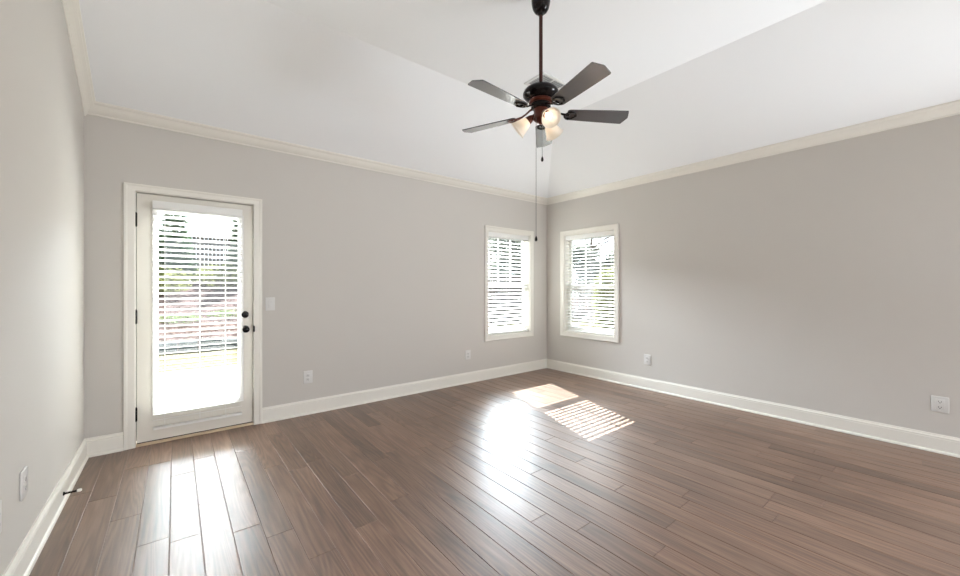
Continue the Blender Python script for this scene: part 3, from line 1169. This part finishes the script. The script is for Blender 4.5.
def conifer(x, y, h, r0, label, seed):
    r_ = random.Random(seed)
    z = gz(y)
    root = empty('conifer_tree', (x, y, z))
    tag(root, label, 'tree', 'trees in the garden')
    mb = MB()
    mb.lathe([(0.001, -0.1), (0.07, -0.1), (0.05, h * 0.5), (0.01, h * 0.93), (0.001, h * 0.94)], 10)
    mb.build('trunk', M['bark'], root, smooth=True)
    mb = MB()
    blobs = []
    for i in range(11):
        f = i / 10
        rr = r0 * (1 - f) ** 0.6 * (0.9 if f < 0.08 else 1) + 0.05
        blobs.append((r_.uniform(-0.05, 0.05), r_.uniform(-0.05, 0.05), 0.25 + f * (h - 0.35), rr, h * 0.075))
    leaf_cloud(mb, blobs, 5200, 0.07, r_)
    mb.build('foliage', M['conifer'], root, recalc=False)
    return root


def shrub(x, y, rx, rz, m, label, seed, n=1800, size=0.045, name='shrub', zb=None, group='garden shrubs'):
    r_ = random.Random(seed)
    z = gz(y) if zb is None else zb
    root = empty(name, (x, y, z))
    tag(root, label, 'shrub', group)
    mb = MB()
    for k in range(6):
        a = k * PI / 3 + r_.uniform(-0.3, 0.3)
        mb.tube([(0.02 * math.cos(a), 0.02 * math.sin(a), -0.05), (rx * 0.3 * math.cos(a), rx * 0.3 * math.sin(a), rz * 0.7), (rx * 0.6 * math.cos(a), rx * 0.6 * math.sin(a), rz * 1.3)],
                [0.016, 0.012, 0.006], 6)
    mb.build('stems', M['bark'], root)
    mb = MB()
    blobs = [(0, 0, rz, rx * 0.85, rz * 0.95)]
    for k in range(5):
        a = k * 2 * PI / 5 + r_.uniform(-0.3, 0.3)
        blobs.append((rx * 0.45 * math.cos(a), rx * 0.45 * math.sin(a), rz * r_.uniform(0.7, 1.25), rx * 0.5, rz * 0.6))
    leaf_cloud(mb, blobs, n, size, r_)
    mb.build('foliage', M[m], root, recalc=False)
    return root


def tree(x, y, h, rx, m, label, seed, zb=0.0, n=5200, size=0.13, low=0.35):
    r_ = random.Random(seed)
    root = empty('garden_tree', (x, y, zb))
    tag(root, label, 'tree', 'trees in the garden')
    mb = MB()
    mb.tube([(0, 0, -0.2), (0.05, 0.03, h * 0.3), (-0.05, 0.05, h * 0.6), (0, 0, h * 0.88)], [0.16, 0.12, 0.08, 0.03], 10)
    for k in range(7):
        a = k * 2 * PI / 7 + r_.uniform(-0.3, 0.3)
        z0 = h * (0.32 + 0.06 * k)
        mb.tube([(0, 0, z0), (rx * 0.4 * math.cos(a), rx * 0.4 * math.sin(a), z0 + h * 0.10), (rx * 0.8 * math.cos(a), rx * 0.8 * math.sin(a), z0 + h * 0.15)], [0.05, 0.035, 0.012], 7)
    mb.build('trunk', M['bark'], root, smooth=True)
    mb = MB()
    blobs = []
    for k in range(14):
        f = r_.uniform(low, 0.95)
        wid = rx * math.sin(PI * min(max((f - low + 0.12) / (1.1 - low), 0.05), 0.97)) ** 0.7
        a = r_.uniform(0, 2 * PI)
        q = r_.uniform(0.2, 0.75)
        blobs.append((wid * q * math.cos(a), wid * q * math.sin(a), h * f, rx * r_.uniform(0.28, 0.42), rx * r_.uniform(0.22, 0.34)))
    leaf_cloud(mb, blobs, n, size, r_, 0.25)
    mb.build('crown', M[m], root, recalc=False)
    return root


conifer(-4.60, 15.0, 3.35, 0.75, 'tall narrow dark green conifer at the upper left of the door glass', 11)
conifer(-2.35, 15.2, 3.3, 0.55, 'narrow conifer by the right edge of the door glass', 12)
shrub(-4.9, 12.6, 0.95, 0.55, 'limeleaf', 'round pale yellow-green shrub in front of the conifer, seen through the door', 21)
shrub(-3.15, 13.6, 0.95, 0.55, 'limeleaf', 'wide yellow-green shrub below the fence, right half of the door glass', 22)
shrub(-2.15, 11.9, 0.55, 0.32, 'midleaf', 'low green shrub at the right edge of the door glass', 23, 1000)
shrub(-4.55, 9.0, 0.65, 0.13, 'midleaf', 'flat green plant low on the bank, left in the door glass', 24, 900, 0.03)
shrub(-3.25, 9.4, 0.75, 0.13, 'midleaf', 'flat green plant low on the bank, right in the door glass', 25, 900, 0.03)
shrub(3.6, 1.15, 0.48, 1.0, 'limeleaf', 'tall yellow-green bush outside the window right of the corner', 26, 5000, 0.05, zb=-0.17)
shrub(7.6, 3.0, 0.7, 0.6, 'midleaf', 'low green bush by the side fence, seen through the right window', 27, 1600, 0.05, zb=-0.17)
tree(15.6, 19.8, 8.6, 2.6, 'greyleaf', 'hazy grey-green tree beyond the fence, left in the left window', 31, -0.17, n=9000, size=0.17)
tree(11.7, 13.0, 6.0, 2.3, 'greyleaf', 'hazy grey-green tree beyond the fence, right in the left window', 32, -0.17, low=0.2, n=9000, size=0.16)
tree(12.0, 7.6, 5.0, 1.7, 'greyleaf', 'pale hazy tree beyond the fence, seen through the right window', 33, -0.17, low=0.25)
